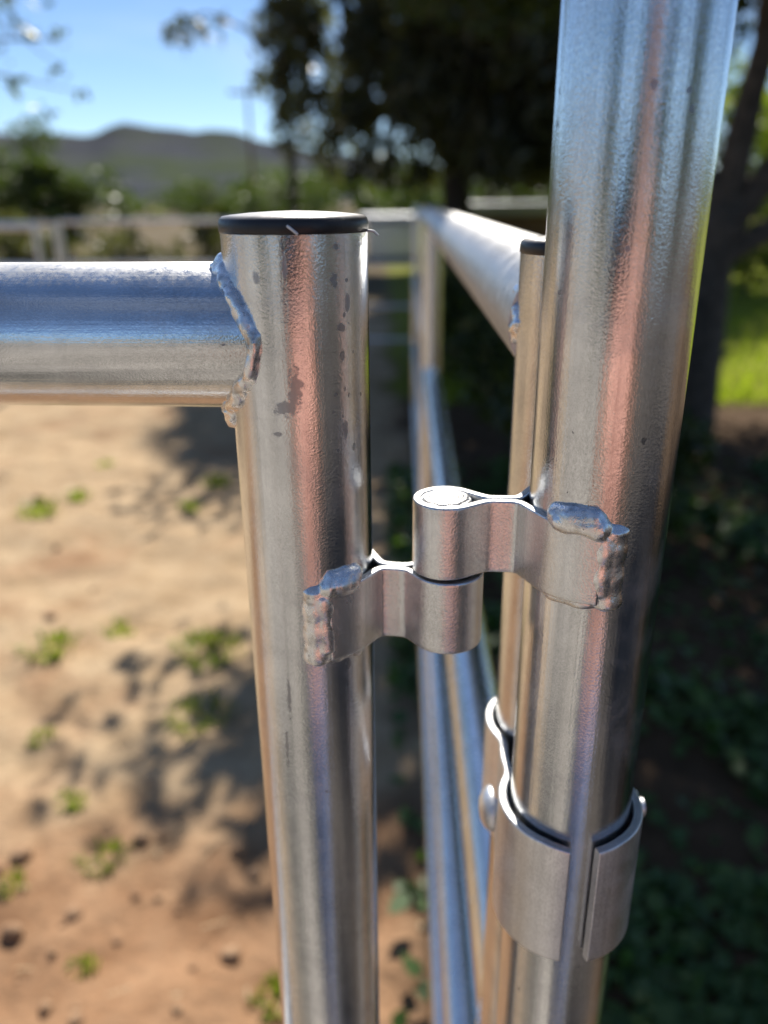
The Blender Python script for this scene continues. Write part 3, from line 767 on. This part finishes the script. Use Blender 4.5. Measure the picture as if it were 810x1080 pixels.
# dark shrubs just behind the receding panel
DG = 'dark shrubs beside the receding panel'
for i, (bx, by, h, w) in enumerate(((.95, 3.5, .95, .48), (1.05, 4.9, 1.15, .62), (1.7, 6.9, 1.3, .75), (.75, 7.6, 1.1, .6))):
    lab = ('dark leafy shrub nearest the receding panel', 'dark shrub second back along the receding panel', 'dark shrub between the panel and the oak', 'dark shrub outside the back corner of the corral')[i]
    cl = scatter_clumps((0, 0, h * .52), w, 14, w * .42, h * .42 / w, 90 + i)
    tree('shrub', (bx, by, 0), [([(0, 0, 0), (0, .03, h * .6)], .035, .012)], cl, 2400, .05, M['leaf_oak'], M['bark'], lab, 'shrub', DG, trunk='stem', crown='foliage')

# weeds in the dirt
def tuft_mesh(seed, n, h, spread):
    g = np.random.default_rng(seed); V = []; F = []
    for i in range(n):
        a = g.random() * 6.283; r = spread * g.random() ** .6; b = np.array([r * math.cos(a), r * math.sin(a), -.01])
        out = np.array([math.cos(a + g.normal() * .5), math.sin(a + g.normal() * .5), 0]); hh = h * (.5 + .7 * g.random()); ln = hh * (.3 + .8 * g.random())
        s = np.array([-out[1], out[0], 0]) * (.004 + .006 * g.random())
        m = b + out * ln * .35 + np.array([0, 0, hh * .75]); t = b + out * ln + np.array([0, 0, hh])
        o = len(V); V += [b - s, b + s, m + s * 1.3, m - s * 1.3, t]; F += [(o, o + 1, o + 2, o + 3)]
        F.append((o + 3, o + 2, o + 4))
    return V, F
tm = []
for i, (n, h, sp) in enumerate(((80, .055, .12), (50, .045, .075), (115, .065, .19))):
    V, F = tuft_mesh(100 + i, n, h, sp)
    me = bpy.data.meshes.new('weed_tuft'); me.from_pydata([tuple(v) for v in V], [], F); me.materials.append(M['grass']); tm.append(me)
WEEDS = [(-1.24, 2.53, 0, 1.0, 'bright weed tuft in the reddish dirt near the left edge, middle height'),
    (-1.05, 2.72, 1, 1.1, 'small upright weed tuft just right of the bright tuft in the reddish dirt'),
    (-.66, 2.55, 2, .9, 'big green weed tuft in the dappled shade close to the gate post'),
    (-.60, 2.15, 2, .75, 'darker weed tuft below the big one in the dappled shade'),
    (-1.84, 3.92, 0, 1.1, 'pale weed tuft on sunlit sand left of centre below the gate rail'),
    (-1.70, 4.15, 1, 1.2, 'weed tuft just behind the pale tuft on the sunlit sand'),
    (-1.75, 4.75, 1, .9, 'tiny far weed tuft highest under the gate rail'),
    (-1.04, 3.95, 1, 1.1, 'sparse weed tuft on sand left of the gate post'),
    (-1.00, 4.45, 0, .9, 'weed tuft at the edge of the upper shadow beside the gate post'),
    (-.87, 1.75, 1, .7, 'little weed tuft on the pale sand in the lower left'),
    (-1.07, 2.03, 1, .7, 'small weed tuft at the far left below the reddish dirt'),
    (-.72, 1.55, 0, .6, 'yellow green weed tuft above the broken clods'),
    (-.90, 1.45, 1, .6, 'single weed sprout at the lower left edge'),
    (-.66, 1.24, 1, .5, 'weed sprout among the red clods at the bottom left'),
    (-.24, 1.17, 1, .8, 'weed sprout at the foot of the gate post near the bottom')]
for i, (x, y, k, s, lab) in enumerate(WEEDS):
    o = bpy.data.objects.new('weed_tuft', tm[k]); COL.objects.link(o)
    o.location = (x, y, float(ground_h(np.array([x]), np.array([y]))[0])); o.rotation_euler = (0, 0, i * 1.7); o.scale = (s * .75, s * .75, s * .75)
    tag(o, lab, 'weed', 'weed tufts in the dirt')

# clods of dirt
def clods(n):
    V = []; F = []
    g = np.random.default_rng(5)
    bm = bmesh.new(); bmesh.ops.create_icosphere(bm, subdivisions=2, radius=1); bv = np.array([v.co[:] for v in bm.verts]); bf = [[v.index for v in f.verts] for f in bm.faces]; bm.free()
    for i in range(n):
        if i < n * .7: x, y = g.normal(-.62, .32), g.normal(1.2, .22)
        else: x, y = g.uniform(-2.6, .1), g.uniform(1.2, 4.5)
        r = (.007 + .024 * g.random() ** 2.2)
        z = float(ground_h(np.array([x]), np.array([y]))[0])
        q = bv * (1 + .35 * (vnoise(bv[:, 0] * 1.7 + i, bv[:, 1] * 1.7 + bv[:, 2] * 1.3) - .5))[:, None] * r * np.array([1, .8 + .4 * g.random(), .7]) + np.array([x, y, z + r * .3])
        o = len(V); V += [tuple(p) for p in q]; F += [tuple(k + o for k in f) for f in bf]
    return V, F
V, F = clods(80)
o = mesh_obj('dirt_clods', V, F, mat_simple('dirt_clod', (.22, .12, .065), (.40, .26, .15), 30, .95, .5, .004)); tag(o, 'loose red clods and pebbles on the turned dirt in the lower left', 'clods', kind='stuff')

def straw():
    g = np.random.default_rng(41); n = 420
    x = g.uniform(-3.2, .15, n); y = g.uniform(.9, 6.5, n); a = g.random(n) * 6.283; ln = .008 + .028 * g.random(n) ** 2; w_ = .0010 + .0012 * g.random(n)
    z = ground_h(x, y) + .006 + .012 * g.random(n); d = np.stack([np.cos(a) * ln, np.sin(a) * ln, g.normal(size=n) * .006], 1); q = np.stack([-np.sin(a) * w_, np.cos(a) * w_, 0 * a], 1)
    p = np.stack([x, y, z], 1)
    return np.stack([p - d - q, p + d - q, p + d + q, p - d + q], 1).reshape(-1, 3), np.arange(4 * n).reshape(-1, 4)
V, F = straw()
tag(np_obj('dry_straw', V, F, mat_simple('dry_straw', (.34, .26, .15), (.50, .40, .25), 3, .8, .0)), 'scattered bits of dry straw on the sunlit dirt', 'straw', kind='stuff')
# leafy ground cover on the shaded side
def cover():
    g = np.random.default_rng(17); n = 26000
    x = g.uniform(.02, 3.2, n); y = g.uniform(.55, 4.6, n)
    keep = (fbm(x * 1.6, y * 1.6, 4, 33) > .45) | (g.random(n) < .12); x, y = x[keep], y[keep]; n = len(x)
    z = ground_h(x, y) + .01 + .11 * g.random(n) * np.clip(fbm(x * 2.4, y * 2.4, 3, 50) * 1.6 - .3, .1, 1)
    p = np.stack([x, y, z], 1)
    u = g.normal(size=(n, 3)); u[:, 2] *= .35; u /= np.linalg.norm(u, axis=1)[:, None]
    nn = g.normal(size=(n, 3)) * .45 + np.array([0, 0, 1]); v = np.cross(nn, u); v /= np.linalg.norm(v, axis=1)[:, None]
    s = (.014 + .020 * g.random(n))[:, None]; u = u * s; v = v * s * .7
    q = np.stack([p - u, p - u * .3 + v, p + u * .5 + v * .7, p + u * 1.1, p + u * .5 - v * .7, p - u * .3 - v], 1)
    return q.reshape(-1, 3), np.arange(6 * n).reshape(-1, 6)
V, F = cover()
tag(np_obj('ground_cover', V, F, M['leaf_cover']), 'low leafy ground cover in the shade under the oak', 'ground cover', kind='stuff')

# sunlit lawn blades
def lawn():
    g = np.random.default_rng(23); n = 16000
    y = 6.2 + 13 * g.random(n) ** 1.4; x = .5 + (g.random(n)) * (y * .62 + 1.5)
    a = g.random(n) * 6.283; h = .04 + .10 * g.random(n); w = .006 + .008 * g.random(n)
    b = np.stack([x, y, np.full(n, -.015)], 1); s = np.stack([np.cos(a) * w, np.sin(a) * w, 0 * a], 1)
    t = b + np.stack([g.normal(size=n) * .03, g.normal(size=n) * .03, h], 1)
    return np.stack([b - s, b + s, t], 1).reshape(-1, 3), np.arange(3 * n).reshape(-1, 3)
V, F = lawn()
tag(np_obj('lawn_grass', V, F, M['grass']), 'bright sunlit grass behind the oak', 'grass', kind='stuff')

# ------------------------------------------------------------------ far buildings and pole
sh = empty('low_shed', (3.1, 23, 0), 'low shed with pale blue grey roof under the big dark tree', 'shed')
box('wall', (3.3, 23, .55), (2.6, 1.8, 1.1), M['wood'], sh)
box('roof', (3.3, 23, 1.28), (3.0, 2.2, .3), M['roof'], sh, .06)
sh = empty('low_shed', (-.1, 24, 0), 'low grey metal shed between the capped post and the receding panel', 'shed')
box('wall', (.3, 24, .45), (1.4, 1.6, .9), M['galv_far'], sh)
box('roof', (.3, 24, 1.03), (1.8, 2.0, .22), M['roof'], sh, .05)
BR_ = 'low brush behind the back panels'
for i, (bx, by, h, w_) in enumerate(((-6.6, 15.5, 1.3, .8), (-5.2, 16.5, 1.15, .9), (-3.4, 17.0, 1.25, .8), (-8.2, 17.5, 1.5, 1.0))):
    cl = scatter_clumps((0, 0, h * .5), w_, 12, w_ * .4, h * .42 / w_, 180 + i)
    tree('shrub', (bx, by, 0), [([(0, 0, 0), (0, .05, h * .6)], .06, .02)], cl, 900, .08, M['leaf_dark'], M['bark'], ('dark low brush behind the back panels under the round tree', 'dark low brush in the middle of the gap between round tree and pole', 'dark low brush just left of the capped post', 'dark low brush at the far left below the tall bushy tree')[i], 'shrub', BR_, trunk='stem', crown='foliage')

up = empty('utility_pole', (-8.5, 57, 0), 'wooden utility pole with a crossarm in front of the hill', 'utility pole')
tube('pole', (-8.5, 57, 0), (-8.5, 57, 8.4), .13, M['wood'], up, 12, .09)
box('crossarm', (-8.5, 56.8, 7.9), (2.3, .12, .14), M['wood'], up, .0)
for dx in (-1.05, -.55, .55, 1.05): lathe('insulator', [(0, 0), (.05, 0), (.09, .05), (.05, .1), (.07, .14), (0, .2)], M['white'], up, (-8.5 + dx, 56.8, 7.97), 10)

# ------------------------------------------------------------------ the photographer, mirrored in the pipes
def skin_body(name, joints, edges, mat, parent, sub=2, root=0):
    me = bpy.data.meshes.new(name); me.from_pydata([j[0] for j in joints], edges, []); me.update()
    o = bpy.data.objects.new(name, me); COL.objects.link(o); o.parent = parent
    o.modifiers.new('skin', 'SKIN').use_smooth_shade = True
    if not me.skin_vertices: me.skin_vertices.new()
    for i, (p, r) in enumerate(joints):
        sv = me.skin_vertices[0].data[i]; sv.radius = r if isinstance(r, tuple) else (r, r); sv.use_root = (i == root)
    sm = o.modifiers.new('sub', 'SUBSURF'); sm.levels = sub; sm.render_levels = sub
    me.materials.append(mat)
    return o
PX, PY = .075, -.50
person = empty('person', (PX, PY, 0), 'person in a coral shirt and dark jeans mirrored in the pipes, holding a phone', 'person')
# right/left arms reach forward to the phone at the lens
sh_z = 1.40
handR = (.075 - .008, PY * 0 + .447, 1.505); handL = (-.075 - .072, .447, 1.505)
J = [((0, 0, .95), (.15, .10)), ((0, 0, 1.12), (.13, .095)), ((0, .01, 1.30), (.15, .10)), ((0, 0, 1.42), (.09, .075)), ((0, .01, 1.50), (.052, .052)), ((0, .035, 1.58), (.07, .085)), ((0, .035, 1.67), (.075, .095)), ((0, .02, 1.73), (.05, .06)),
     ((.18, -.01, sh_z), .055), ((.25, .14, 1.17), .042), ((.10, .36, 1.43), .028), (handR, (.022, .030)),
     ((-.18, -.01, sh_z), .055), ((-.27, .14, 1.17), .042), ((-.17, .36, 1.43), .028), (handL, (.022, .030)),
     ((.09, 0, .88), .085), ((.10, .01, .48), .055), ((.10, -.02, .09), .036), ((.105, .10, .045), (.036, .03)),
     ((-.09, 0, .88), .085), ((-.10, .01, .48), .055), ((-.10, -.02, .09), .036), ((-.105, .10, .045), (.036, .03))]
E_ = [(0, 1), (1, 2), (2, 3), (3, 4), (4, 5), (5, 6), (6, 7), (2, 8), (8, 9), (9, 10), (10, 11), (2, 12), (12, 13), (13, 14), (14, 15), (0, 16), (16, 17), (17, 18), (18, 19), (0, 20), (20, 21), (21, 22), (22, 23)]
# fingers: each its own chain from the palm, curled round the phone
def add_chain(start, pts, rads):
    prev = start
    for p, r in zip(pts, rads):
        J.append((p, r)); E_.append((prev, len(J) - 1)); prev = len(J) - 1
for hi, s, h in ((11, 1, handR), (15, -1, handL)):
    for k, ln in enumerate((.9, 1.0, .95, .78)):
        zz = h[2] + .027 - .018 * k
        add_chain(hi, [(h[0] + s * .004, h[1] + .020, zz), (h[0] - s * .006, h[1] + .036 * ln, zz), (h[0] - s * .022 * ln, h[1] + .034 * ln, zz)], [.0085, .008, .0068])
    add_chain(hi, [(h[0] - s * .012, h[1] - .004, h[2] + .022), (h[0] - s * .026, h[1] + .010, h[2] + .040)], [.010, .008])
skin_body('body', J, E_, M['skin'], person)
S = [((0, 0, .90), (.175, .12)), ((0, 0, 1.12), (.155, .115)), ((0, .01, 1.30), (.172, .118)), ((0, 0, 1.425), (.095, .08)),
     ((.185, -.01, sh_z), .070), ((.225, .07, 1.28), .064), ((-.185, -.01, sh_z), .070), ((-.23, .07, 1.28), .064)]
skin_body('shirt', S, [(0, 1), (1, 2), (2, 3), (2, 4), (4, 5), (2, 6), (6, 7)], M['shirt'], person)
T = [((0, 0, .93), (.168, .115)), ((.095, 0, .84), .10), ((.10, .01, .48), .072), ((.10, -.015, .10), .056), ((-.095, 0, .84), .10), ((-.10, .01, .48), .072), ((-.10, -.015, .10), .056)]
skin_body('jeans', T, [(0, 1), (1, 2), (2, 3), (0, 4), (4, 5), (5, 6)], M['jeans'], person)
for s in (-1, 1):
    skin_body('shoe', [((s * .10, -.06, .045), (.043, .045)), ((s * .103, .05, .042), (.045, .040)), ((s * .107, .15, .032), (.042, .030))], [(0, 1), (1, 2)], M['shoe'], person)
def ellipsoid(name, c, r, mat, parent, cut=None):
    bm = bmesh.new(); bmesh.ops.create_uvsphere(bm, u_segments=24, v_segments=16, radius=1)
    for v in bm.verts: v.co = Vector((v.co.x * r[0], v.co.y * r[1], v.co.z * r[2]))
    if cut: bmesh.ops.delete(bm, geom=[f for f in bm.faces if cut(f.calc_center_median())], context='FACES')
    me = bpy.data.meshes.new(name); bm.to_mesh(me); bm.free(); me.materials.append(mat)
    me.polygons.foreach_set('use_smooth', [True] * len(me.polygons))
    o = bpy.data.objects.new(name, me); COL.objects.link(o); o.parent = parent; o.location = c
    return o
ellipsoid('hair', (0, .015, 1.665), (.088, .112, .105), M['hair'], person, lambda c: c.y > .035 and c.z < .05)
for s in (-1, 1):
    ellipsoid('eye', (s * .031, .118, 1.635), (.012, .008, .008), M['eye'], person)
    ellipsoid('ear', (s * .078, .03, 1.62), (.012, .02, .032), M['skin'], person)
ellipsoid('nose', (0, .130, 1.605), (.013, .020, .022), M['skin'], person)
ellipsoid('mouth', (0, .117, 1.566), (.024, .008, .008), M['lip'], person)
ph = empty('phone', (-.035, -.010, CAMZ), 'black phone held up in both hands by the person in the coral shirt', 'phone')
box('body', (-.040, -.010, CAMZ - .025), (.150, .008, .074), M['phone'], ph, .003)

# ------------------------------------------------------------------ sky, sun, camera
w = bpy.data.worlds.new('World'); scn.world = w; w.use_nodes = True
nt = w.node_tree; bg = nt.nodes['Background']
sky = nt.nodes.new('ShaderNodeTexSky'); sky.sky_type = 'NISHITA'; sky.sun_disc = False
sky.sun_elevation = R_(SUN_EL); sky.sun_rotation = R_(SUN_AZ); sky.air_density = .75; sky.dust_density = .05; sky.ozone_density = 4.5
tcw = nt.nodes.new('ShaderNodeTexCoord'); mpw = nt.nodes.new('ShaderNodeMapping'); mpw.inputs['Scale'].default_value = (1.2, 1.2, 4.5)
cn = nt.nodes.new('ShaderNodeTexNoise'); cn.inputs['Scale'].default_value = 2.6; cn.inputs['Detail'].default_value = 6; cn.inputs['Distortion'].default_value = .6
cr_ = nt.nodes.new('ShaderNodeValToRGB'); cr_.color_ramp.elements[0].position = .48; cr_.color_ramp.elements[1].position = .82; cr_.color_ramp.elements[1].color = (.30, .30, .30, 1)
mxw = nt.nodes.new('ShaderNodeMix'); mxw.data_type = 'RGBA'; mxw.inputs[7].default_value = (8.5, 9.0, 9.6, 1)     # thin high cloud
nt.links.new(tcw.outputs['Generated'], mpw.inputs[0]); nt.links.new(mpw.outputs[0], cn.inputs[0]); nt.links.new(cn.outputs[0], cr_.inputs[0]); nt.links.new(cr_.outputs[0], mxw.inputs[0])
nt.links.new(sky.outputs[0], mxw.inputs[6]); nt.links.new(mxw.outputs[2], bg.inputs[0]); bg.inputs[1].default_value = .08
sd = bpy.data.lights.new('sun', 'SUN'); sd.energy = 5.0; sd.angle = R_(.53); sd.color = (1.0, .94, .85)
so = bpy.data.objects.new('sun', sd); COL.objects.link(so); so.location = (5, 5, 8)
to_sun = Vector((math.sin(R_(SUN_AZ)) * math.cos(R_(SUN_EL)), math.cos(R_(SUN_AZ)) * math.cos(R_(SUN_EL)), math.sin(R_(SUN_EL))))
so.rotation_mode = 'QUATERNION'; so.rotation_quaternion = to_sun.to_track_quat('Z', 'Y')

cd = bpy.data.cameras.new('camera'); cam = bpy.data.objects.new('camera', cd); COL.objects.link(cam); scn.camera = cam
PITCH, ROLL, FPX = .3757, -.0088, 836.3
fw = Vector((0, math.cos(PITCH), -math.sin(PITCH))); upv = Vector((0, math.sin(PITCH), math.cos(PITCH))); rt = Vector((1, 0, 0))
rt2 = rt * math.cos(ROLL) + upv * math.sin(ROLL); up2 = -rt * math.sin(ROLL) + upv * math.cos(ROLL)
cam.matrix_world = Matrix(((rt2.x, up2.x, -fw.x, 0), (rt2.y, up2.y, -fw.y, 0), (rt2.z, up2.z, -fw.z, CAMZ), (0, 0, 0, 1)))
cd.sensor_fit = 'VERTICAL'; cd.sensor_height = 36; cd.lens = FPX / 1080 * 36
cd.clip_start = .01; cd.clip_end = 9000
cd.dof.use_dof = True; cd.dof.focus_distance = .264; cd.dof.aperture_fstop = 5.6; cd.dof.aperture_blades = 0

vs = scn.view_settings; vs.view_transform = 'Standard'; vs.look = 'None'; vs.gamma = 1; vs.exposure = 0.72; vs.use_curve_mapping = False
scn.render.engine = 'CYCLES'
cy = scn.cycles; cy.use_denoising = True; cy.max_bounces = 8; cy.transparent_max_bounces = 4; cy.sample_clamp_indirect = 6.0; cy.caustics_reflective = False; cy.caustics_refractive = False
